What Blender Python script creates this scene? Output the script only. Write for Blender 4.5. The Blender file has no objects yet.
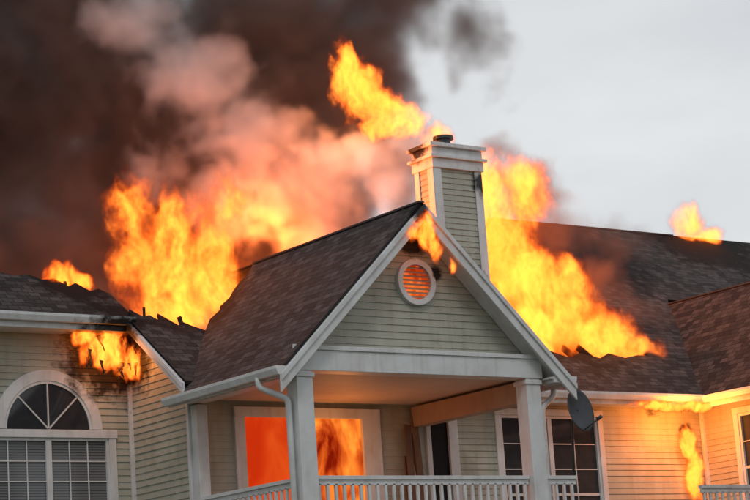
import bpy, bmesh, math, random
from mathutils import Vector, Matrix
random.seed(7)
S=bpy.context.scene
S.view_settings.view_transform='Standard'; S.view_settings.look='None'; S.view_settings.exposure=0
# ---------------------------------------------------------------- camera
yaw,pitch,roll,f=.6336,.2031,-.0681,2035.2
F=Vector((math.sin(yaw)*math.cos(pitch),math.cos(yaw)*math.cos(pitch),math.sin(pitch)))
R0=Vector((math.cos(yaw),-math.sin(yaw),0));U0=R0.cross(F)
R=R0*math.cos(roll)+U0*math.sin(roll);U=-R0*math.sin(roll)+U0*math.cos(roll)
cd=bpy.data.cameras.new('camera');cam=bpy.data.objects.new('camera',cd);S.collection.objects.link(cam)
M=Matrix((( R.x,U.x,-F.x,-19.1216),(R.y,U.y,-F.y,-24.7353),(R.z,U.z,-F.z,1.6412),(0,0,0,1)))
cam.matrix_world=M;cd.lens=97.69;cd.sensor_width=36;cd.clip_end=3000;cd.clip_start=.5
S.camera=cam
# ---------------------------------------------------------------- material helpers
class NT:
    def __init__(s,nt): s.nt=nt
    def n(s,t,ins=None,**kw):
        nd=s.nt.nodes.new(t)
        for k,v in kw.items(): setattr(nd,k,v)
        if ins:
            for k,v in ins.items():
                if isinstance(v,bpy.types.NodeSocket): s.nt.links.new(v,nd.inputs[k])
                else: nd.inputs[k].default_value=v
        return nd
    def m(s,op,a,b=0.0,c=0.0,clamp=False):
        nd=s.nt.nodes.new('ShaderNodeMath');nd.operation=op;nd.use_clamp=clamp
        for i,v in enumerate((a,b,c)):
            if isinstance(v,bpy.types.NodeSocket): s.nt.links.new(v,nd.inputs[i])
            else: nd.inputs[i].default_value=v
        return nd.outputs[0]
    def v(s,op,a,b=(0,0,0)):
        nd=s.nt.nodes.new('ShaderNodeVectorMath');nd.operation=op
        for i,x in enumerate((a,b)):
            if isinstance(x,bpy.types.NodeSocket): s.nt.links.new(x,nd.inputs[i])
            else: nd.inputs[i].default_value=x
        return nd.outputs[1] if op=='LENGTH' else nd.outputs[0]
    def mix(s,fac,a,b):
        nd=s.nt.nodes.new('ShaderNodeMix');nd.data_type='RGBA'
        for i,x in ((0,fac),(6,a),(7,b)):
            if isinstance(x,bpy.types.NodeSocket): s.nt.links.new(x,nd.inputs[i])
            else: nd.inputs[i].default_value=x if i==0 else (*x,1)
        return nd.outputs[2]
CHAR=[((-2.8,5.2,7.22),1.0),((0.05,.35,8.35),.42),((-.1,-.05,8.6),.2),((.5,.35,7.75),.16),((7.9,3.3,6.22),.32),((-1.2,5.2,8.0),1.4),((7,5,7.9),1.8),((-3.2,5.8,8.4),.9),((8.75,3.4,5.75),.22),((15.5,9.5,11.3),2.2),((5,6.5,8.8),1.5),((10.5,8.5,10.5),2.4),((5.45,4.95,10.7),.34),((4.2,5.4,11.5),.4)]
def newmat(name):
    m=bpy.data.materials.new(name);m.use_nodes=True;m.node_tree.nodes.clear()
    return m,NT(m.node_tree)
def charfac(T,soft=.35):
    pos=T.n('ShaderNodeNewGeometry').outputs['Position']
    nz=T.n('ShaderNodeTexNoise',{'Vector':pos,'Scale':3.0,'Detail':6.0,'Roughness':.65}).outputs[0]
    acc=None
    for c,r in CHAR:
        l=T.v('LENGTH',T.v('SUBTRACT',pos,c))
        e=T.m('SUBTRACT',1.0,T.m('DIVIDE',l,r))
        acc=e if acc is None else T.m('MAXIMUM',acc,e)
    a=T.m('ADD',acc,T.m('MULTIPLY',T.m('SUBTRACT',nz,.5),1.6))
    return T.m('MULTIPLY',T.m('SUBTRACT',a,.0),1/soft,clamp=True)
def paint(name,col,rough=.55,var=.18,char=True,scale=2.5,bump=.15,grime=(.25,.2,.15)):
    m,T=newmat(name)
    pos=T.n('ShaderNodeNewGeometry').outputs['Position']
    n1=T.n('ShaderNodeTexNoise',{'Vector':pos,'Scale':scale,'Detail':7.0,'Roughness':.62}).outputs[0]
    st=T.v('MULTIPLY',pos,(9.,9.,.8))
    n2=T.n('ShaderNodeTexNoise',{'Vector':st,'Scale':1.0,'Detail':5.0}).outputs[0]
    f1=T.m('MULTIPLY',T.m('SUBTRACT',n1,.42),3.0*var,clamp=True)
    f2=T.m('MULTIPLY',T.m('SUBTRACT',n2,.5),3.5*var,clamp=True)
    c=T.mix(f1,col,tuple(a*b*1.6 for a,b in zip(col,grime)))
    c=T.mix(f2,c,tuple(a*b*2.2 for a,b in zip(col,grime)))
    if char: c=T.mix(charfac(T),c,(.012,.01,.009))
    b=T.n('ShaderNodeBump',{'Strength':bump,'Distance':.01,'Height':T.n('ShaderNodeTexNoise',{'Vector':pos,'Scale':40.,'Detail':4.}).outputs[0]})
    p=T.n('ShaderNodeBsdfPrincipled',{'Base Color':c,'Roughness':rough,'Normal':b.outputs[0]})
    T.n('ShaderNodeOutputMaterial',{'Surface':p.outputs[0]})
    return m
def shingle_mat():
    m,T=newmat('asphalt_shingles')
    uv=T.n('ShaderNodeTexCoord').outputs['UV']
    pos=T.n('ShaderNodeNewGeometry').outputs['Position']
    br=T.n('ShaderNodeTexBrick',{'Vector':uv,'Color1':(.0,.0,.0,1),'Color2':(1,1,1,1),'Mortar':(0,0,0,1),'Scale':1.0,'Mortar Size':.007,'Mortar Smooth':.3,'Bias':-.1,'Brick Width':.20,'Row Height':.135})
    br.offset=.37;br.offset_frequency=2
    n1=T.n('ShaderNodeTexNoise',{'Vector':pos,'Scale':1.1,'Detail':6.,'Roughness':.6}).outputs[0]
    n2=T.n('ShaderNodeTexNoise',{'Vector':pos,'Scale':60.,'Detail':2.}).outputs[0]
    v=T.n('ShaderNodeRGBToBW',{'Color':br.outputs[0]}).outputs[0]
    c=T.mix(v,(.024,.0215,.0205),(.100,.089,.084))
    c=T.mix(T.m('MULTIPLY',T.m('SUBTRACT',n1,.42),1.5,clamp=True),c,(.036,.032,.031))
    c=T.mix(T.m('MULTIPLY',T.m('SUBTRACT',n2,.45),1.2,clamp=True),c,(.10,.088,.083))
    c=T.mix(br.outputs[1],c,(.010,.008,.008))
    c=T.mix(charfac(T),c,(.008,.007,.007))
    sep=T.n('ShaderNodeSeparateXYZ',{'Vector':uv}).outputs[1]
    saw=T.m('FRACT',T.m('DIVIDE',sep,.135))
    h=T.m('ADD',T.m('MULTIPLY',T.m('SUBTRACT',1.0,saw),1.0),T.m('MULTIPLY',n2,.35))
    b=T.n('ShaderNodeBump',{'Strength':.9,'Distance':.025,'Height':h})
    p=T.n('ShaderNodeBsdfPrincipled',{'Base Color':c,'Roughness':.9,'Normal':b.outputs[0],'Specular IOR Level':.25})
    T.n('ShaderNodeOutputMaterial',{'Surface':p.outputs[0]})
    return m
def emis(name,c1,c2,s1,s2,scale=3.,stretch=(1,1,.5)):
    m,T=newmat(name)
    pos=T.n('ShaderNodeNewGeometry').outputs['Position']
    n=T.n('ShaderNodeTexNoise',{'Vector':T.v('MULTIPLY',pos,stretch),'Scale':scale,'Detail':5.,'Distortion':.6}).outputs[0]
    fz=T.m('MULTIPLY',T.m('SUBTRACT',n,.38),3.6,clamp=True)
    e=T.n('ShaderNodeEmission',{'Color':T.mix(fz,c1,c2),'Strength':T.m('ADD',T.m('MULTIPLY',fz,s2-s1),s1)})
    T.n('ShaderNodeOutputMaterial',{'Surface':e.outputs[0]})
    return m
def plain(name,col,rough=.5,metal=0.):
    m,T=newmat(name)
    pos=T.n('ShaderNodeNewGeometry').outputs['Position']
    n=T.n('ShaderNodeTexNoise',{'Vector':pos,'Scale':6.,'Detail':6.}).outputs[0]
    c=T.mix(n,tuple(x*.6 for x in col),tuple(x*1.35 for x in col))
    p=T.n('ShaderNodeBsdfPrincipled',{'Base Color':c,'Roughness':rough,'Metallic':metal})
    T.n('ShaderNodeOutputMaterial',{'Surface':p.outputs[0]})
    return m
def blinds(name):
    m,T=newmat(name)
    pos=T.n('ShaderNodeNewGeometry').outputs['Position']
    z=T.n('ShaderNodeSeparateXYZ',{'Vector':pos}).outputs[2]
    fr=T.m('FRACT',T.m('DIVIDE',z,.045))
    c=T.mix(T.m('MULTIPLY',T.m('SUBTRACT',fr,.55),4.,clamp=True),(.16,.165,.17),(.05,.05,.055))
    p=T.n('ShaderNodeBsdfPrincipled',{'Base Color':c,'Roughness':.12})
    T.n('ShaderNodeOutputMaterial',{'Surface':p.outputs[0]})
    return m
m_sid=paint('lap_siding_paint',(.405,.405,.335),.6,.36)
m_trim=paint('white_trim_paint',(.65,.655,.66),.45,.36)
m_ceil=paint('porch_ceiling_paint',(.53,.44,.35),.6,.25)
m_beam=paint('brown_beam',(.36,.24,.16),.6,.4)  # brown base colour for the porch side beam and vent louvres
m_shin=shingle_mat()
m_ridge=plain('ridge_shingle',(.055,.049,.046),.9)
m_glass=plain('dark_window_glass',(.03,.032,.036),.06)
m_blind=blinds('window_blinds')
m_dark=plain('charred_wood',(.012,.010,.009),.9)
m_dish=plain('dish_grey',(.045,.047,.055),.5)
m_wood=plain('scorched_plank',(.16,.08,.045),.7)
m_metal=plain('flue_metal',(.05,.05,.05),.4,.6)
m_glow=emis('burning_room_glow',(1,.05,.006),(1,.12,.014),.58,.8,1.2)
m_glow2=emis('burning_room_glow_bright',(1,.04,.005),(1,.28,.03),.22,1.3,2.4)
m_vent=emis('attic_fire_glow',(1,.06,.01),(1,.2,.03),.35,1.0,5.)
# ---------------------------------------------------------------- mesh helpers
def empty(name,parent=None):
    o=bpy.data.objects.new(name,None);S.collection.objects.link(o);o.empty_display_size=.3
    if parent:o.parent=parent
    return o
class MB:
    def __init__(s): s.v=[];s.f=[];s.uv=[]
    def quad(s,pts,uv=None):
        i=len(s.v);s.v+= [tuple(p) for p in pts];s.f.append(tuple(range(i,i+len(pts))));s.uv.append(uv)
    def box(s,x0,x1,y0,y1,z0,z1): s.lbox((0,0),(1,0),(0,1),x0,x1,z0,z1,y0,y1)
    def lbox(s,o,u,n,s0,s1,z0,z1,d0,d1):
        P=lambda a,d,z:(o[0]+u[0]*a+n[0]*d,o[1]+u[1]*a+n[1]*d,z)
        s.hex([P(s0,d0,z0),P(s1,d0,z0),P(s1,d1,z0),P(s0,d1,z0),P(s0,d0,z1),P(s1,d0,z1),P(s1,d1,z1),P(s0,d1,z1)])
    def hex(s,c):
        i=len(s.v);s.v+=c
        for q in ((0,3,2,1),(4,5,6,7),(0,1,5,4),(1,2,6,5),(2,3,7,6),(3,0,4,7)):
            s.f.append(tuple(i+k for k in q));s.uv.append(None)
    def beam(s,a,b,w,h,up=(0,0,1)):
        a=Vector(a);b=Vector(b);d=(b-a).normalized();side=d.cross(Vector(up)).normalized()*w/2;upv=side.cross(d).normalized()*h/2
        s.hex([tuple(p+x) for p in (a,b) for x in (-side-upv,side-upv,side+upv,-side+upv)])
    def tube(s,pts,r,n=12):
        pts=[Vector(p) for p in pts];rings=[]
        for k,p in enumerate(pts):
            d=(pts[min(k+1,len(pts)-1)]-pts[max(k-1,0)]).normalized()
            a=d.cross(Vector((0.3,1,.1))).normalized();b=d.cross(a)
            i=len(s.v)
            for j in range(n):
                t=2*math.pi*j/n;s.v.append(tuple(p+(a*math.cos(t)+b*math.sin(t))*r))
            rings.append(i)
        for k in range(len(rings)-1):
            for j in range(n):
                s.f.append((rings[k]+j,rings[k]+(j+1)%n,rings[k+1]+(j+1)%n,rings[k+1]+j));s.uv.append(None)
        for rg in (rings[0],rings[-1]): s.f.append(tuple(rg+j for j in range(n)));s.uv.append(None)
    def obj(s,name,mat,parent=None,bevel=0,smooth=False,recalc=True):
        me=bpy.data.meshes.new(name);me.from_pydata(s.v,[],s.f)
        uvl=me.uv_layers.new(name='UVMap')
        for p,uv in zip(me.polygons,s.uv):
            if uv:
                for li,c in zip(p.loop_indices,uv): uvl.data[li].uv=c
        if recalc:
            bm=bmesh.new();bm.from_mesh(me);bmesh.ops.recalc_face_normals(bm,faces=bm.faces);bm.to_mesh(me);bm.free()
        me.materials.append(mat)
        if smooth:
            for p in me.polygons:p.use_smooth=True
        o=bpy.data.objects.new(name,me);S.collection.objects.link(o)
        if parent:o.parent=parent
        if bevel:
            b=o.modifiers.new('bevel','BEVEL');b.width=bevel;b.segments=2;b.limit_method='ANGLE'
        return o
def siding(mb,o,u,n,zb,zt,xl,xr,holes=(),co=.112,out=.017):
    z=zb;P=lambda a,d,zz:(o[0]+u[0]*a+n[0]*d,o[1]+u[1]*a+n[1]*d,zz)
    while z<zt-1e-4:
        z1=min(z+co,zt);zm=(z+z1)/2
        A,B,A1,B1=xl(z),xr(z),xl(z1),xr(z1)
        iv=[(A,B,A1,B1)]
        for (h0,h1,hz0,hz1) in holes:
            if hz0<zm<hz1:
                nv=[]
                for (a,b,a1,b1) in iv:
                    if h1<=a or h0>=b: nv.append((a,b,a1,b1));continue
                    if h0>a: nv.append((a,h0,a1,h0))
                    if h1<b: nv.append((h1,b,h1,b1))
                iv=nv
        for (a,b,a1,b1) in iv:
            if b-a<.01: continue
            j=random.uniform(-.002,.002)
            mb.quad([P(a,out+j,z),P(b,out+j,z),P(b1,.002,z1),P(a1,.002,z1)])
            mb.quad([P(a,0,z),P(b,0,z),P(b,out+j,z),P(a,out+j,z)])
        z=z1
def roof(name,pts,parent,th=.05,mat=None):
    P=[Vector(p) for p in pts];nrm=Vector((0,0,0))
    for i in range(1,len(P)-1): nrm+=(P[i]-P[0]).cross(P[i+1]-P[0])
    nrm.normalize()
    if nrm.z<0: nrm=-nrm
    h=Vector((0,0,1)).cross(nrm).normalized();v=nrm.cross(h)
    mb=MB();uv=[(p.dot(h),p.dot(v)) for p in P]
    mb.quad(P,uv);lo=[p-nrm*th for p in P];mb.quad(lo[::-1])
    for i in range(len(P)):
        j=(i+1)%len(P);mb.quad([P[i],P[j],lo[j],lo[i]])
    return mb.obj(name,mat or m_shin,parent)
def jag(a,b,n,amp,axis):
    a=Vector(a);b=Vector(b);ax=Vector(axis);out=[]
    for i in range(1,n):
        t=(i+random.uniform(-.3,.3))/n
        out.append(tuple(a.lerp(b,t)+ax*random.uniform(-amp,amp)))
    return out
X=(1,0);Y=(0,1);NX=(-1,0);NY=(0,-1)
house=empty('apartment_building')
# ---------------------------------------------------------------- roof planes
sl=.757
mz=lambda y:6.36+sl*(y-3.0)
pz=lambda x:8.80-.970*abs(x)
rf=empty('roof',house)
le=[(-2.8,-.02,pz(2.8)),(0,-.02,8.8),(0,4.95,8.8)]+jag((0,4.95,8.8),(-1.25,4.54,pz(1.25)),10,.09,(0,1,0))+[(-1.25,4.54,pz(1.25)),(-2.8,2.9,pz(2.8))]
roof('porch_roof_near_slope',le,rf)
roof('porch_roof_far_slope',[(2.8,-.02,pz(2.8)),(2.8,3.05,pz(2.8)),(0,6.25,8.8),(0,-.02,8.8)],rf)
mp=lambda x,y:(x,y,mz(y))
pc=[mp(-2.68,2.96),mp(-2.68,4.75)]+[mp(-2.5,5.0),mp(-2.35,4.78),mp(-2.2,4.85),mp(-2.1,4.7),mp(-2.0,4.92),mp(-1.8,4.58),mp(-1.68,4.72),mp(-1.55,4.60),mp(-1.38,4.48)]+[mp(-1.3,4.44),mp(-2.5,2.96)]
roof('main_roof_stub',pc,rf)
lw=[mp(-16,4.72),mp(-2.55,4.72),mp(-2.6,5.45)]
for x,y in [(-2.75,5.6),(-2.95,5.5),(-3.1,5.75),(-3.3,5.62),(-3.45,5.85),(-3.7,5.78),(-3.9,5.92),(-4.2,5.85),(-4.5,6.0),(-6,6.0),(-16,6.0)]: lw.append(mp(x,y))
roof('left_wing_roof_slope',lw,rf)
roof('left_wing_roof_rear_slope',[(-16,6.02,mz(6.0)),(-2.9,6.02,mz(5.8)),(-2.9,8.5,6.8),(-16,8.5,6.8)],rf)
roof('main_roof_front_strip',[mp(1.9,2.97),mp(8.8,2.97),mp(9.85,4.3),mp(8.75,4.3),mp(8.45,4.32),mp(8.0,4.2),mp(7.7,4.34),mp(7.3,4.15),mp(6.9,4.3),mp(6.5,4.1),mp(6.1,4.4),mp(5.7,4.25),mp(5.45,4.9),mp(4.0,4.9),mp(1.9,4.0)],rf)
roof('main_roof_upper_slope',[mp(8.75,4.302),mp(9.85,4.302),mp(11.6,6.55),mp(30,6.55),mp(30,9.6),mp(15.8,9.6),mp(15.4,9.42),mp(15.0,9.55),mp(9.3,9.6),mp(9.15,8.9),mp(8.9,8.2),mp(9.05,7.4),mp(8.8,6.6),mp(8.95,5.9),mp(8.65,5.2)],rf)
roof('main_roof_rear_slope',[(9.3,9.62,mz(9.6)),(30,9.62,mz(9.6)),(30,16,6.6),(9.3,16,6.6)],rf)
wz=lambda x:6.34+.97*(x-8.8)
rx=11.45
roof('right_wing_roof_slope',[(8.76,-4,wz(8.76)),(8.76,2.99,wz(8.76)),(rx,6.42,wz(rx)),(rx,-4,wz(rx))],rf)
roof('right_wing_roof_far_slope',[(rx+.01,-4,wz(rx)),(rx+.01,6.42,wz(rx)),(14.1,3,6.34),(14.1,-4,6.34)],rf)
mb=MB()
mb.beam((0,-.03,8.80),(0,4.9,8.80),.10,.03);mb.beam((rx,-4,wz(rx)),(rx,6.4,wz(rx)),.10,.03);mb.beam((9.4,9.6,mz(9.6)-.005),(14.95,9.6,mz(9.6)-.005),.10,.03)
mb.obj('ridge_caps',m_ridge,rf)
mb=MB()
for i in range(8):
    x=5.7+i*.42
    if i in (2,5):continue
    mb.beam((x,4.35,mz(4.35)-.22),(x+random.uniform(-.1,.1),4.7+random.uniform(0,.7),mz(4.9)-.25),.05,.12)
for x,y,h in ((-2.3,4.85,.22),(-1.6,4.7,.16),(-3.3,5.7,.08)):
    mb.beam((x,y,mz(y)-.3),(x+random.uniform(-.2,.2),y+.1,mz(y)+h*.6),.05,.07)
mb.obj('charred_rafters',m_dark,rf)
# ---------------------------------------------------------------- walls
wl=empty('walls',house)
mb=MB()
siding(mb,(0,.4),X,NY,6.44,8.62,lambda z:-(8.62-z)/.97,lambda z:(8.62-z)/.97)
holes=[(-1.4,1.35,3.6,5.92),(4.1,6.5,3.0,6.0),(2.45,3.0,3.6,5.85)]
siding(mb,(0,3.5),X,NY,.4,6.25,lambda z:-2.35,lambda z:9.2,holes)
siding(mb,(-2.35,0),NY,NX,.4,7.95,lambda z:-5.35,lambda z:-max(3.5,3.5+(z-6.42)/sl))
siding(mb,(0,5.35),X,NY,.4,7.55,lambda z:-16,lambda z:-2.35,[(-5.05,-2.78,3.9,5.8)])
siding(mb,(9.2,0),NY,NX,.4,6.3,lambda z:-3.5,lambda z:3.6,[(-2.6,-1.4,3.8,5.95)])
mb.obj('lap_siding',m_sid,wl,recalc=False)
mb=MB()
mb.box(-1.7,1.7,.42,.5,6.5,6.9)
mb.box(-2.3,-1.42,3.52,3.6,.2,6.3);mb.box(1.37,4.08,3.52,3.6,.2,6.3);mb.box(6.52,9.2,3.52,3.6,.2,6.3)
mb.box(-1.42,1.37,3.52,3.6,5.93,6.3);mb.box(-1.42,1.37,3.52,3.6,.2,3.6);mb.box(4.08,6.52,3.52,3.6,.2,2.95);mb.box(4.08,6.52,3.52,3.6,6.02,6.3)
mb.box(-16,-5.1,5.37,5.45,.2,7.5);mb.box(-5.1,-2.35,5.37,5.45,.2,3.85);mb.box(-5.1,-2.35,5.37,5.45,5.85,7.0)
mb.obj('wall_sheathing',m_dark,wl)
mb=MB()
mb.box(-2.40,-2.24,3.40,3.478,.2,6.2);mb.box(-2.372,-2.36,3.40,3.52,.2,6.2)
mb.box(-2.43,-2.355,5.27,5.33,.2,7.5)
mb.box(9.12,9.19,3.40,3.478,.2,6.2)
mb.obj('corner_boards',m_trim,wl,.006)
# ---------------------------------------------------------------- trim
tr=empty('trim',house)
mb=MB()
def rake(sx):
    w=.27
    for (d0,d1,o0,o1) in ((-.075,-.03,-.055,-.055-w),(-.11,-.07,-.05,-.15)):
        a=(sx*2.86,pz(2.86));b=(0,8.8)
        mb.hex([(a[0],d0,a[1]+o1),(a[0],d1,a[1]+o1),(a[0],d1,a[1]+o0),(a[0],d0,a[1]+o0),
                (b[0],d0,b[1]+o1),(b[0],d1,b[1]+o1),(b[0],d1,b[1]+o0),(b[0],d0,b[1]+o0)])
    for (z0,z1) in ((-.20,-.17),):
        mb.hex([(sx*2.7,-.03,pz(2.7)+z0),(sx*2.7,.38,pz(2.7)+z0),(sx*2.7,.38,pz(2.7)+z1),(sx*2.7,-.03,pz(2.7)+z1),
                (0,-.03,8.8+z0),(0,.38,8.8+z0),(0,.38,8.8+z1),(0,-.03,8.8+z1)])
rake(-1);rake(1)
mb.obj('gable_rake_boards',m_trim,tr,.006)
mb=MB()
mb.box(-2.44,2.36,.16,.46,6.08,6.43)
mb.box(-2.48,2.40,.13,.155,6.39,6.46)
mb.box(-2.42,-2.16,.47,3.39,6.02,6.11)
mb.box(-2.82,-2.50,-.03,.36,5.99,6.10)
mb.box(2.44,2.82,-.03,.36,5.99,6.10)
mb.obj('porch_beams',m_trim,tr,.008)
mb=MB();mb.box(2.08,2.34,.47,3.39,5.72,6.06);mb.obj('porch_side_beam',m_beam,tr,.008)
mb=MB();mb.box(-2.35,2.35,.47,3.42,6.112,6.14);
mb.obj('porch_ceiling',m_ceil,tr)
mb=MB();mb.box(-2.74,-2.43,-.02,3.39,6.05,6.075);mb.box(2.37,2.74,-.02,3.39,6.05,6.075);mb.box(2.75,8.7,3.02,3.47,6.17,6.2);mb.box(-16,-2.5,4.75,5.33,7.45,7.48)
mb.obj('soffits',m_trim,tr)
mb=MB()
def rk(x0,x1,y0,y1,o0,o1):
    mb.hex([(x0,y0,mz(y0)+o1),(x1,y0,mz(y0)+o1),(x1,y0,mz(y0)+o0),(x0,y0,mz(y0)+o0),(x0,y1,mz(y1)+o1),(x1,y1,mz(y1)+o1),(x1,y1,mz(y1)+o0),(x0,y1,mz(y1)+o0)])
rk(-2.73,-2.69,2.96,4.9,-.03,-.22);rk(-2.76,-2.735,2.96,4.9,-.02,-.11);rk(-2.688,-2.36,3.0,4.9,-.2,-.17)
mb.obj('main_rake_board',m_trim,tr,.005)
mb=MB()
def gutter(a,b,out,h=.13,w=.13):
    ox,oy=out;prof=[(0,0),(w,0),(w,-h*.35),(w*.72,-h),(0,-h)]
    i=len(mb.v)
    for p in (a,b):
        for (d,z) in prof: mb.v.append((p[0]+ox*d,p[1]+oy*d,p[2]+z))
    n=len(prof)
    for j in range(n):
        k=(j+1)%n
        mb.f.append((i+j,i+k,i+n+k,i+n+j));mb.uv.append(None)
    mb.f.append(tuple(i+j for j in range(n)));mb.f.append(tuple(i+n+j for j in range(n)));mb.uv+= [None,None]
gutter((-2.79,-.04,6.10),(-2.79,3.35,6.10),(-1,0))
gutter((2.79,-.04,6.10),(2.79,2.9,6.10),(1,0))
gutter((2.95,2.98,6.36),(8.7,2.98,6.36),(0,-1))
gutter((-16,4.72,7.66),(-2.6,4.72,7.66),(0,-1))
gutter((8.76,2.95,6.34),(8.76,-4,6.34),(-1,0))
mb.obj('gutters',m_trim,tr,.004)
mb=MB()
mb.box(-2.785,-2.745,-.02,3.35,5.95,6.06);mb.box(2.745,2.785,-.02,3.35,5.95,6.06);mb.box(2.95,8.7,2.985,3.02,6.15,6.33)
mb.box(-16,-2.6,4.725,4.75,7.43,7.64);mb.box(8.765,8.8,-4,2.95,6.12,6.31)
mb.obj('fascia_boards',m_trim,tr,.004)
def bend(P,n=5):
    out=[P[0]]
    for i in range(1,len(P)-1):
        a,b,c=Vector(P[i-1]),Vector(P[i]),Vector(P[i+1])
        p=b+(a-b).normalized()*.08;q=b+(c-b).normalized()*.08
        for k in range(n+1):
            t=k/n;out.append(tuple((1-t)**2*p+2*t*(1-t)*b+t*t*q))
    out.append(P[-1]);return out
mb=MB();mb.tube(bend([(-2.86,.55,6.0),(-2.86,.55,5.86),(-2.50,.32,5.66),(-2.48,.32,.3)]),.048)
mb.tube(bend([(2.86,.5,6.0),(2.86,.5,5.86),(2.44,.34,5.62),(2.40,.34,.3)]),.048)
mb.obj('downspouts',m_trim,tr,smooth=True)
mb=MB()
for x in (-2.42,2.02):
    mb.box(x,x+.29,.18,.46,.2,6.078);mb.box(x-.025,x+.315,.155,.485,5.98,6.05)
mb.box(-2.36,-2.16,3.2,3.395,.2,6.0)
mb.obj('porch_posts',m_trim,house,.01)
mb=MB();mb.box(-2.4,3.1,.1,3.4,3.3,3.55);mb.box(7.0,9.0,1.5,3.4,3.3,3.55);mb.obj('balcony_deck',m_trim,house,.01)
def rail(name,a,b,z=4.52):
    mb=MB();a=Vector((*a,0));b=Vector((*b,0));L=(b-a).length;d=(b-a)/L
    mb.beam(a+Vector((0,0,z-.03)),b+Vector((0,0,z-.03)),.11,.055);mb.beam(a+Vector((0,0,z-.10)),b+Vector((0,0,z-.10)),.045,.085)
    mb.beam(a+Vector((0,0,3.68)),b+Vector((0,0,3.68)),.05,.08)
    n=int(L/.15)
    for i in range(n):
        p=a+d*(L*(i+.5)/n);mb.beam(p+Vector((0,0,3.65)),p+Vector((0,0,z-.12)),.045,.045,up=(0,1,0))
    return mb.obj(name,m_trim,house,.004)
rail('front_railing',(-2.12,.32),(2.0,.32));rail('side_railing',(-2.26,.48),(-2.26,3.2));rail('end_railing',(2.34,.32),(3.0,.32));rail('wing_railing',(7.1,1.6),(9.1,1.6),4.5)
# ---------------------------------------------------------------- windows
wn=empty('windows',house)
def window(name,o,u,n,s0,s1,z0,z1,sashes,cols,rows,tw=.12,glass=None,head=0.0):
    g=empty(name,wn);mb=MB()
    B=lambda *a:mb.lbox(o,u,n,*a)
    B(s0,s0+tw,z0,z1,.0,.045);B(s1-tw,s1,z0,z1,.0,.045);B(s0-head,s1+head,z1,z1+tw,.0,.06);B(s0-.04,s1+.04,z0-.06,z0,.0,.08)
    mb.obj('casing',m_trim,g,.006)
    mb=MB();gl=MB();W=(s1-s0-2*tw)/sashes
    for k in range(sashes):
        a=s0+tw+k*W;b=a+W;fr=.05
        B(a,a+fr,z0,z1,-.03,.02);B(b-fr,b,z0,z1,-.03,.02);B(a+fr,b-fr,z1-fr,z1,-.03,.02);B(a+fr,b-fr,z0,z0+fr,-.03,.02)
        for i in range(1,cols): 
            c=a+fr+(W-2*fr)*i/cols;B(c-.01,c+.01,z0+fr,z1-fr,-.025,-.006)
        for j in range(1,rows):
            c=z0+fr+(z1-z0-2*fr)*j/rows;h=.025 if j==rows//2 else .01
            B(a+fr,b-fr,c-h,c+h,-.0245,-.0055)
    mb.obj('sash_frames',m_trim,g,.003)
    gl.lbox(o,u,n,s0+tw,s1-tw,z0,z1,-.04,-.032)
    gl.obj('panes',glass or m_glass,g)
    return g
window('rear_window',(0,3.5),X,NY,4.0,6.58,3.1,5.98,2,2,6)
window('arched_window_lower',(0,5.35),X,NY,-5.16,-2.68,3.95,5.72,2,3,5,tw=.13,head=.02,glass=m_blind)
window('wing_window',(9.2,0),NY,NX,-2.62,-1.36,3.9,5.95,1,2,4)
g=empty('burning_window',wn);mb=MB()
mb.box(-1.5,-1.3,3.44,3.5,3.6,5.85);mb.box(1.06,1.44,3.44,3.5,3.6,5.85);mb.box(-1.5,1.44,3.43,3.5,5.85,6.02);mb.box(-.13,.05,3.45,3.52,3.6,5.85)
mb.obj('casing',m_trim,g,.006)
mb=MB();mb.box(-1.42,-.1,3.56,3.58,3.6,5.9);mb.obj('lit_curtain',m_glow,g)
mb=MB();mb.box(-.1,1.4,3.56,3.58,3.6,5.9);mb.obj('lit_room',m_glow2,g)
mb=MB();mb.box(2.42,2.52,3.44,3.5,3.55,5.95);mb.box(2.92,3.12,3.44,3.5,3.55,5.95);mb.box(2.42,3.12,3.43,3.5,5.95,6.08)
mb.obj('door_frame',m_trim,wn,.006)
mb=MB();mb.box(2.5,2.95,3.54,3.6,3.55,5.95);mb.obj('door_leaf',m_wood,wn)
g=empty('arched_window_head',wn)
cx,cz,yw=-3.92,5.86,5.35
def arc(mb,r0,r1,y0,y1,n=40,a0=0,a1=math.pi):
    for i in range(n):
        t0=a0+(a1-a0)*i/n;t1=a0+(a1-a0)*(i+1)/n
        c=[]
        for yy in (y0,y1):
            for (r,t) in ((r0,t0),(r1,t0),(r1,t1),(r0,t1)): c.append((cx+r*math.cos(t),yy,cz+r*math.sin(t)))
        mb.hex(c)
mb=MB();arc(mb,.80,.98,yw-.06,yw-.02)
mb.obj('arch_casing',m_trim,g,recalc=True)
mb=MB();arc(mb,.75,.80,yw-.045,yw-.01)
for k in (1,2,3):
    t=math.pi*k/4;mb.beam((cx,yw-.032,cz),(cx+.76*math.cos(t),yw-.032,cz+.76*math.sin(t)),.024,.02,up=(0,1,0))
mb.obj('arch_muntins',m_trim,g)
mb=MB();mb.quad([(cx+.78*math.cos(math.pi*i/32),yw-.0215,cz+.78*math.sin(math.pi*i/32)) for i in range(33)]);mb.obj('arch_pane',m_glass,g)
g=empty('gable_vent',house);cx,cz=.06,7.58
mb=MB();arc(mb,.28,.37,.31,.40,48,0,2*math.pi);mb.obj('vent_ring',m_trim,g)
mb=MB();mb.quad([(cx+.29*math.cos(math.pi*i/24),.376,cz+.29*math.sin(math.pi*i/24)) for i in range(48)]);mb.obj('vent_glow',m_vent,g)
mb=MB()
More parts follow.
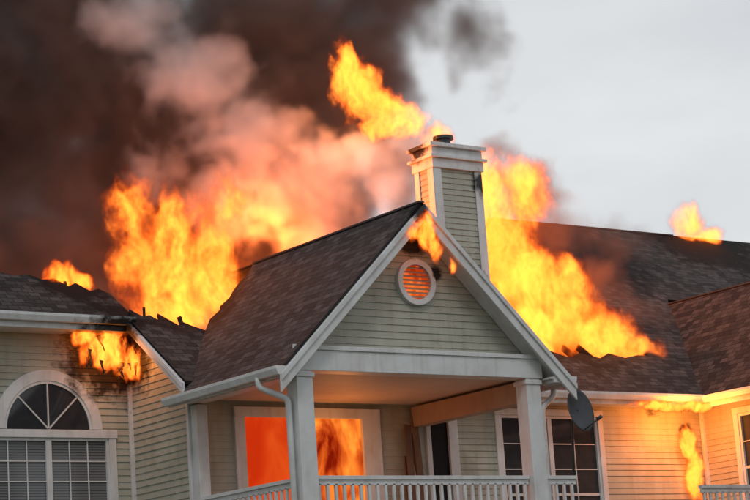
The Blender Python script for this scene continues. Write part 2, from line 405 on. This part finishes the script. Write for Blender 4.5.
for i in range(8):
    z=cz-.24+i*.066;hw=math.sqrt(max(.001,.282**2-(z-cz)**2))
    mb.hex([(cx-hw,.33,z-.016),(cx+hw,.33,z-.016),(cx+hw,.37,z+.012),(cx-hw,.37,z+.012),(cx-hw,.33,z-.004),(cx+hw,.33,z-.004),(cx+hw,.37,z+.024),(cx-hw,.37,z+.024)])
mb.obj('vent_louvres',m_beam,g)
# ---------------------------------------------------------------- chimney
g=empty('chimney',house);x0,x1,y0,y1=4.23,5.36,5.0,5.55
mb=MB()
siding(mb,(0,y0),X,NY,7.2,11.0,lambda z:x0,lambda z:x1);siding(mb,(x0,0),NY,NX,7.2,11.0,lambda z:-y1,lambda z:-y0);siding(mb,(x1,0),Y,X,7.2,11.0,lambda z:y0,lambda z:y1)
mb.obj('chase_siding',m_sid,g,recalc=False)
mb=MB();mb.box(x0+.01,x1-.01,y0+.01,y1,7.2,11.1);mb.obj('chase_core',m_dark,g)
mb=MB()
for xa,xb in ((x0-.02,x0+.16),(x1-.16,x1+.02)):
    mb.box(xa,xb,y0-.045,y0-.019,7.2,11.0)
mb.box(x0-.045,x0-.021,y0-.04,y0+.14,7.2,11.0);mb.box(x0-.045,x0-.021,y1-.14,y1,7.2,11.0)
mb.box(x0-.06,x1+.06,y0-.07,y1+.05,10.95,11.14);mb.box(x0-.12,x1+.12,y0-.13,y1+.10,11.14,11.2)
mb.box(x0-.05,x1+.05,y0-.06,y1+.04,11.2,11.36);mb.box(x0-.12,x1+.12,y0-.13,y1+.10,11.36,11.44)
mb.obj('chase_trim',m_trim,g,.008)
mb=MB();mb.tube([(4.75,5.28,11.4),(4.75,5.28,11.62)],.14,20);mb.tube([(4.75,5.28,11.62),(4.75,5.28,11.68)],.2,20);mb.obj('flue_cap',m_metal,g)
# ---------------------------------------------------------------- charred debris
mb=MB()
def strip(c,L,w,n=6):
    """burnt, curled strip of siding hanging down: crinkled ribbon with ragged width"""
    p=Vector(c);side=Vector((random.uniform(.6,1),random.uniform(-.5,.5),random.uniform(-.3,.3))).normalized();prev=None
    d=Vector((random.uniform(-.5,.5),random.uniform(-.2,.2),-1)).normalized()
    for i in range(n+1):
        ww=w*(1-i/(n+1))*random.uniform(.5,1.2)
        q=(p-side*ww,p+side*ww)
        if prev: mb.quad([prev[0],prev[1],q[1],q[0]])
        prev=q;d=(d+Vector((random.uniform(-.5,.5),random.uniform(-.3,.3),random.uniform(-.3,.1)))).normalized();p=p+d*(L/n)
for i in range(46):
    a=random.uniform(0,2*math.pi);x=-2.85+math.cos(a)*random.uniform(.34,.6);z=7.17+math.sin(a)*random.uniform(.22,.36)
    if x>-2.3: x=-2.4
    strip((x,4.9+random.uniform(0,.35),min(z,7.42)),random.uniform(.1,.34),random.uniform(.02,.08))
for i in range(14): strip((random.uniform(7.3,8.8),3.05+random.uniform(0,.3),6.17),random.uniform(.05,.16),random.uniform(.02,.05))
mb.obj('charred_debris',m_dark,house,recalc=False)
mb=MB()
for i,(x,dx,zt) in enumerate([(1.75,.22,5.75),(2.0,.12,5.9),(2.15,-.12,5.6),(1.62,.3,5.2)]):
    mb.beam((x,3.05,3.6),(x+dx,3.38,zt),.13,.03,up=(0,1,0))
mb.obj('leaning_planks',m_wood,None,.004)
# ---------------------------------------------------------------- satellite dish
g=empty('satellite_dish')
mb=MB();nr,nn=8,36;c=Vector((3.02,.12,5.55));ax=Vector((.15,-.95,.18)).normalized();a1=ax.cross(Vector((0,0,1))).normalized();a2=a1.cross(ax)
for i in range(nr+1):
    r=i/nr
    for j in range(nn):
        t=2*math.pi*j/nn;mb.v.append(tuple(c+a1*(.31*r*math.cos(t))+a2*(.36*r*math.sin(t))+ax*(.07*r*r)))
for i in range(nr):
    for j in range(nn):
        mb.f.append((i*nn+j,i*nn+(j+1)%nn,(i+1)*nn+(j+1)%nn,(i+1)*nn+j));mb.uv.append(None)
o=mb.obj('reflector',m_dish,g,smooth=True,recalc=False);sd=o.modifiers.new('s','SOLIDIFY');sd.thickness=.012
mb=MB();mb.tube([tuple(c-ax*.02),(3.02,.28,5.4),(2.99,.34,4.4)],.022);mb.tube([tuple(c-a2*.34),tuple(c-a2*.25+ax*.38)],.012);mb.tube([tuple(c-a2*.25+ax*.36),tuple(c-a2*.23+ax*.44)],.03)
mb.obj('mast_and_feed_arm',m_dish,g,smooth=True)
# ---------------------------------------------------------------- ground
m,T=newmat('grass_ground')
pos=T.n('ShaderNodeNewGeometry').outputs['Position']
n=T.n('ShaderNodeTexNoise',{'Vector':pos,'Scale':.6,'Detail':9.}).outputs[0]
c=T.mix(n,(.035,.05,.018),(.09,.10,.045))
p=T.n('ShaderNodeBsdfPrincipled',{'Base Color':c,'Roughness':.95});T.n('ShaderNodeOutputMaterial',{'Surface':p.outputs[0]})
mb=MB();mb.quad([(-900,-900,0),(900,-900,0),(900,900,0),(-900,900,0)]);mb.obj('ground',m,recalc=False)
# ---------------------------------------------------------------- volumes
def blobfield(T,p,blobs,k=.25):
    acc=None
    for (c,r,w) in blobs:
        q=T.v('MULTIPLY',T.v('SUBTRACT',p,c),tuple(1/x for x in r))
        e=T.m('MULTIPLY',T.m('SUBTRACT',1.0,T.v('LENGTH',q)),w)
        acc=e if acc is None else T.m('SMOOTH_MAX',acc,e,k)
    return acc
def volume(name,blobs,vox,mat,parent,warp=.35,wscale=1.2,nscale=2.,stretch=(1,1,.55),namp=1.2,thr=.1,gain=2.5,rough=.6,seed=0.,detail=6.,flow=0.,k=.25,pad=1.35,billow=0.):
    lo=[min(c[i]-r[i]*pad for c,r,w in blobs) for i in range(3)];hi=[max(c[i]+r[i]*pad for c,r,w in blobs) for i in range(3)]
    ng=bpy.data.node_groups.new(name,'GeometryNodeTree');ng.interface.new_socket('Geometry',in_out='OUTPUT',socket_type='NodeSocketGeometry')
    T=NT(ng)
    pos=T.n('GeometryNodeInputPosition').outputs[0]
    w=T.n('ShaderNodeTexNoise',{'Vector':T.v('ADD',T.v('MULTIPLY',pos,(1,1,.7)),(seed,seed*1.7,seed*.3)),'Scale':wscale,'Detail':3.}).outputs[1]
    p2=T.v('ADD',pos,T.v('MULTIPLY',T.v('SUBTRACT',w,(.5,.5,.5)),(2*warp,2*warp,2*warp)))
    env=blobfield(T,p2,blobs,k)
    nz=T.n('ShaderNodeTexNoise',{'Vector':T.v('ADD',T.v('MULTIPLY',p2,stretch),(seed*3.1,seed,seed*2)),'Scale':nscale,'Detail':detail,'Roughness':rough}).outputs[0]
    d=T.m('ADD',env,T.m('MULTIPLY',T.m('SUBTRACT',nz,.5),2*namp))
    if billow>0:   # cauliflower lobes
        vo=T.n('ShaderNodeTexVoronoi',{'Vector':T.v('ADD',p2,T.v('MULTIPLY',T.v('SUBTRACT',w,(.5,.5,.5)),(.5,.5,.5))),'Scale':nscale*1.6,'Detail':2.,'Roughness':.6}).outputs[0]
        d=T.m('ADD',d,T.m('MULTIPLY',T.m('SUBTRACT',.5,vo),billow))
    d=T.m('MULTIPLY',T.m('SUBTRACT',d,thr),gain,clamp=True)
    if flow>0:
        n2=T.n('ShaderNodeTexNoise',{'Vector':T.v('ADD',T.v('MULTIPLY',p2,(1,1,.32)),(seed,5,seed)),'Scale':nscale*1.7,'Detail':3.,'Roughness':.55,'Distortion':.8}).outputs[0]
        rid=T.m('SUBTRACT',1.0,T.m('MULTIPLY',T.m('ABSOLUTE',T.m('SUBTRACT',n2,.5)),6.0),clamp=True)
        d=T.m('MULTIPLY',d,T.m('ADD',T.m('MULTIPLY',rid,flow),1-flow))
    res=[max(8,int((hi[i]-lo[i])/vox)) for i in range(3)]
    vc=T.n('GeometryNodeVolumeCube',{'Density':d,'Min':lo,'Max':hi,'Resolution X':res[0],'Resolution Y':res[1],'Resolution Z':res[2]})
    sm=T.n('GeometryNodeSetMaterial',{'Geometry':vc.outputs[0],'Material':mat})
    out=ng.nodes.new('NodeGroupOutput');ng.links.new(sm.outputs[0],out.inputs[0])
    me=bpy.data.meshes.new(name);me.materials.append(mat);o=bpy.data.objects.new(name,me);S.collection.objects.link(o)
    md=o.modifiers.new('volume','NODES');md.node_group=ng
    if parent:o.parent=parent
    return o
def step(m,r):
    m.cycles.volume_step_rate=r;m.cycles.volume_sampling='DISTANCE'
def firemat(name,peak=6.2,sig=2.8,lowc=(1,.06,.003),highc=(1,.235,.024),rate=4.,ex=1.35):
    # emission / extinction = peak*density**ex : thin gas glows red-orange, dense gas yellow
    m,T=newmat(name)
    d=T.n('ShaderNodeVolumeInfo').outputs['Density']
    c=T.mix(T.m('MULTIPLY',d,1.25,clamp=True),lowc,highc)
    e=T.n('ShaderNodeEmission',{'Color':c,'Strength':T.m('MULTIPLY',T.m('POWER',d,1+ex),peak*sig)})
    a=T.n('ShaderNodeVolumeAbsorption',{'Color':(0.0,.0,.0,1),'Density':T.m('MULTIPLY',d,sig)})
    s=T.n('ShaderNodeAddShader',{0:e.outputs[0],1:a.outputs[0]})
    T.n('ShaderNodeOutputMaterial',{'Volume':s.outputs[0]});step(m,rate);return m
def smokemat(name,alb,dens,an=.0,em=None,rate=5.):
    m,T=newmat(name)
    d=T.m('MULTIPLY',T.n('ShaderNodeVolumeInfo').outputs['Density'],dens)
    s=T.n('ShaderNodeVolumeScatter',{'Color':(*alb,1),'Density':d,'Anisotropy':an});a=T.n('ShaderNodeVolumeAbsorption',{'Color':(*alb,1),'Density':d})
    x=T.n('ShaderNodeAddShader',{0:s.outputs[0],1:a.outputs[0]}).outputs[0]
    if em:  # added emission stands in for light scattered many times inside the smoke
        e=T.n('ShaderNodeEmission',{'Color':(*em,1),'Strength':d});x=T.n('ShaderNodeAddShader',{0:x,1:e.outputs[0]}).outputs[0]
    T.n('ShaderNodeOutputMaterial',{'Volume':x});step(m,rate);return m
fire=empty('flames');fm=firemat('flame')
volume('rear_roof_flames',[((-1.4,5.3,7.9),(1.1,.7,.8),1.2),((-.6,5.6,8.4),(1.1,.8,.9),1.2),((-1.5,5.5,8.8),(1.1,.7,1.0),1.2),((-.3,5.8,9.0),(.8,.6,1.0),1.1),((-2.1,5.6,9.7),(.4,.4,.8),1),((-1.1,5.6,9.6),(.5,.4,.8),1),((-.1,5.9,9.9),(.5,.4,.7),.9),((.5,6.2,10.3),(.5,.4,.5),.6)],.036,fm,fire,nscale=2.3,seed=1.3,flow=.68,namp=1.3,thr=.06,gain=1.7,warp=.5,wscale=1.7,stretch=(1,1,.38),rough=.7)
volume('roof_flames',[((6.35,6,10.7),(1.0,.6,1.2),1.3),((7.3,6,11.0),(1.0,.6,.8),1.15),((6.3,5.8,9.6),(1.1,.7,1.2),1.4),((6.6,5.4,8.8),(1.2,.7,1.0),1.4),((7.0,5,8.1),(1.4,.7,.8),1.3),((7.8,4.7,7.8),(1.0,.6,.65),1.2),((8.4,4.45,7.5),(.7,.4,.35),1.2),((6.3,4.8,7.8),(1.2,.6,.8),1.2),((7.5,5.3,9.0),(.6,.5,.7),.9)],.04,fm,fire,nscale=2.1,seed=4.2,flow=.58,namp=1.25,thr=.0,gain=1.9,wscale=1.6,warp=.45,stretch=(1,1,.42),rough=.7)
volume('chimney_flames',[((3.1,6,13.0),(.4,.35,.75),1.1),((3.4,6,12.6),(.6,.4,.6),1.1),((3.9,6,12.35),(.6,.4,.4),1.1),((4.35,5.9,12.1),(.5,.3,.35),1),((3.7,6,12.0),(.6,.3,.3),.9),((4.8,5.5,11.8),(.5,.3,.2),.9)],.03,fm,fire,nscale=3.0,seed=7.7,flow=.45,warp=.32,wscale=1.8,namp=1.2,thr=0.,gain=2.6,stretch=(1,1,.5),rough=.7)
volume('far_roof_flames',[((15.4,9.5,11.65),(.6,.4,.5),1),((15.9,9.5,11.35),(.6,.4,.25),1),((18.2,9.4,11.2),(.5,.4,.4),1)],.05,fm,fire,nscale=2.6,seed=2.7,flow=.4,warp=.25,namp=1.,thr=0.,gain=2.4)
fs=firemat('small_flame',sig=10.,rate=3.,peak=5.5,ex=1.1)
volume('eave_flames',[((-2.85,5.05,7.2),(.55,.22,.4),1.1),((-2.5,5.0,7.0),(.28,.2,.4),1),((-3.3,5.1,7.38),(.3,.2,.16),1)],.022,fs,fire,nscale=4.,seed=3.3,flow=.65,warp=.2,wscale=2.5,namp=1.4,thr=.1,gain=2.)
volume('wing_roof_flames',[((-3.25,5.9,8.55),(.4,.25,.28),1),((-2.9,5.9,8.5),(.3,.2,.2),1)],.025,fs,fire,nscale=4.,seed=5.3,flow=.4,warp=.16,wscale=2.5,namp=1.,thr=.0,gain=2.)
volume('gable_flames',[((-.04,-.14,8.3),(.2,.12,.34),1.1),((.10,-.14,8.05),(.14,.1,.26),1),((-.26,-.12,8.22),(.16,.1,.12),1),((.5,-.04,7.76),(.10,.07,.17),1)],.014,fs,fire,nscale=5.,seed=6.9,flow=.5,warp=.12,wscale=3.5,namp=1.2,thr=.03,gain=2.2,rough=.7)
volume('soffit_flames',[((7.7,2.95,6.13),(.95,.18,.10),1.3),((8.5,2.95,6.15),(.65,.18,.10),1.3),((8.6,3.3,5.45),(.24,.14,.5),1.2),((8.68,3.3,4.9),(.26,.14,.7),1.2)],.022,fs,fire,nscale=4.5,seed=9.1,flow=.5,warp=.14,wscale=3.,namp=1.,thr=.05,gain=2.2)
def lamp(name,loc,w,r=.4,col=(1,.33,.07)):
    l=bpy.data.lights.new(name,'POINT');l.energy=w;l.color=col;l.shadow_soft_size=r;o=bpy.data.objects.new(name,l);S.collection.objects.link(o);o.location=loc;o.parent=fire
lamp('fire_light_rear',(1.3,6.2,9.7),1500,.5,(1,.19,.03));lamp('fire_light_roof',(7.4,6.0,10.4),850,.5,(1,.20,.035));lamp('fire_light_chimney',(3.4,6.2,12.3),320,.3,(1,.28,.06))
lamp('fire_light_low',(7.7,4.3,8.3),45,.3)
lamp('fire_light_eave',(-2.85,4.8,7.1),26,.1);lamp('fire_light_soffit',(8.1,2.6,5.8),150,.1,(1,.25,.03))
lamp('fire_light_porch',(0.3,2.9,5.2),22,.3)
smoke=empty('smoke')
dark=smokemat('dark_smoke',(.29,.225,.20),2.8)
pale=smokemat('pale_smoke',(.92,.84,.81),1.7,em=(.12,.09,.086))  # faint warm glow put into the smoke in place of multiple scattering
white=smokemat('white_smoke',(.96,.95,.94),2.0,em=(.29,.28,.275))  # plume brightened by its own added emission, not by light falling on it
volume('dark_smoke_plume',[((-6,10.5,12),(5,2.5,6),1.7),((-2,10.5,14),(5,2.5,5),1.7),((1.5,10.5,12),(4.5,2.2,5),1.7),((-3,10,9),(5,2.2,4),1.7),((4.2,9.8,14.6),(3.4,2,3.),1.5),((6.4,9,16.2),(2.0,1.4,2.2),1.2),((3.5,9.5,11.2),(3.6,1.8,3.4),1.5),((5.4,9,12.9),(2.,1.2,1.9),1.4),((6.2,9,14.3),(1.5,1.2,1.7),1.3),((6.5,8.8,12.5),(1.1,1,1.5),1.3),((6.3,8.4,11.3),(.9,.7,.9),1.2),((8.3,8.3,15.2),(1.3,.9,1.4),.75),((8.9,8.3,14.0),(1.1,.8,1.0),.62)],.13,dark,smoke,warp=1.0,wscale=.4,nscale=.7,stretch=(1,1,1),namp=.8,thr=.05,gain=1.3,seed=2.2,pad=1.1,rough=.68,billow=.4)
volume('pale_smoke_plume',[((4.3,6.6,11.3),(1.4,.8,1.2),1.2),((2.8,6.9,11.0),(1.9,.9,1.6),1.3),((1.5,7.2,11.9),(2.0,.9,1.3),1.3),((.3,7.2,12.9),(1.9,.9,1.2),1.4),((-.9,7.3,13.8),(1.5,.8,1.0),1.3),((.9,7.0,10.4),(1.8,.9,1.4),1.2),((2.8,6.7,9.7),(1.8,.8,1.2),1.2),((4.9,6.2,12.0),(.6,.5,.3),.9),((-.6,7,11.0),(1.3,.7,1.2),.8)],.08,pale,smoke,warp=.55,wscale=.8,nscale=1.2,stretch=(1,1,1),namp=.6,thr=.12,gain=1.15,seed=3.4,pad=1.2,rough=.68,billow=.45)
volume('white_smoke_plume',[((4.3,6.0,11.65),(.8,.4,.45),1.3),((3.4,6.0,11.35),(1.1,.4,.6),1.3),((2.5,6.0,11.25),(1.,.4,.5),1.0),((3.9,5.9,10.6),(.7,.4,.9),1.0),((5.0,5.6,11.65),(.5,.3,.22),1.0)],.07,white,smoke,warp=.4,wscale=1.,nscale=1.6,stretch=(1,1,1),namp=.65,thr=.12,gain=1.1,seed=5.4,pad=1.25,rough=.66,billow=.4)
brown=smokemat('fire_smoke',(.36,.25,.205),2.4)
volume('roof_smoke',[((8.3,6.7,11.1),(1.1,.7,1.1),1.3),((8.9,6.8,10.4),(1.0,.7,.8),1.1),((8.8,5.6,9),(1.4,.6,.8),.8),((9.4,5.2,8.4),(1.6,.5,.6),.8),((10.4,6.8,10.3),(1.3,.6,.7),.8),((7.4,6.8,12.0),(1.1,.6,.5),.9)],.09,brown,smoke,warp=.6,wscale=.8,nscale=1.2,stretch=(1,1,1),namp=.65,thr=.10,gain=1.2,seed=8.4,pad=1.2,billow=.3)
# ---------------------------------------------------------------- world + sun
sun_el=math.radians(48);az=math.radians(215)
w=bpy.data.worlds.new('World');S.world=w;w.use_nodes=True;w.node_tree.nodes.clear();T=NT(w.node_tree)
sky=T.n('ShaderNodeTexSky');sky.sky_type='NISHITA';sky.sun_disc=False;sky.sun_elevation=sun_el;sky.sun_rotation=az
g_=T.n('ShaderNodeTexCoord').outputs['Generated']
n=T.n('ShaderNodeTexNoise',{'Vector':T.v('MULTIPLY',g_,(1,1,2.5)),'Scale':3.2,'Detail':5.}).outputs[0]
cl=T.mix(T.m('MULTIPLY',T.m('SUBTRACT',n,.35),2.8,clamp=True),(6.1,6.35,6.6),(8.4,8.5,8.5))
zz=T.n('ShaderNodeSeparateXYZ',{'Vector':g_}).outputs[2]
cl=T.mix(T.m('MULTIPLY',T.m('SUBTRACT',zz,.42),3.,clamp=True),cl,(3.8,4.1,4.5))
c=T.mix(.93,sky.outputs[0],cl)
b=T.n('ShaderNodeBackground',{'Color':c,'Strength':.1});T.n('ShaderNodeOutputWorld',{'Surface':b.outputs[0]})
l=bpy.data.lights.new('sun','SUN');l.energy=.6;l.angle=math.radians(14);l.color=(1,.98,.95);o=bpy.data.objects.new('sun',l);S.collection.objects.link(o)
dv=Vector((math.sin(az)*math.cos(sun_el),math.cos(az)*math.cos(sun_el),math.sin(sun_el)));o.rotation_euler=dv.to_track_quat('Z','Y').to_euler()
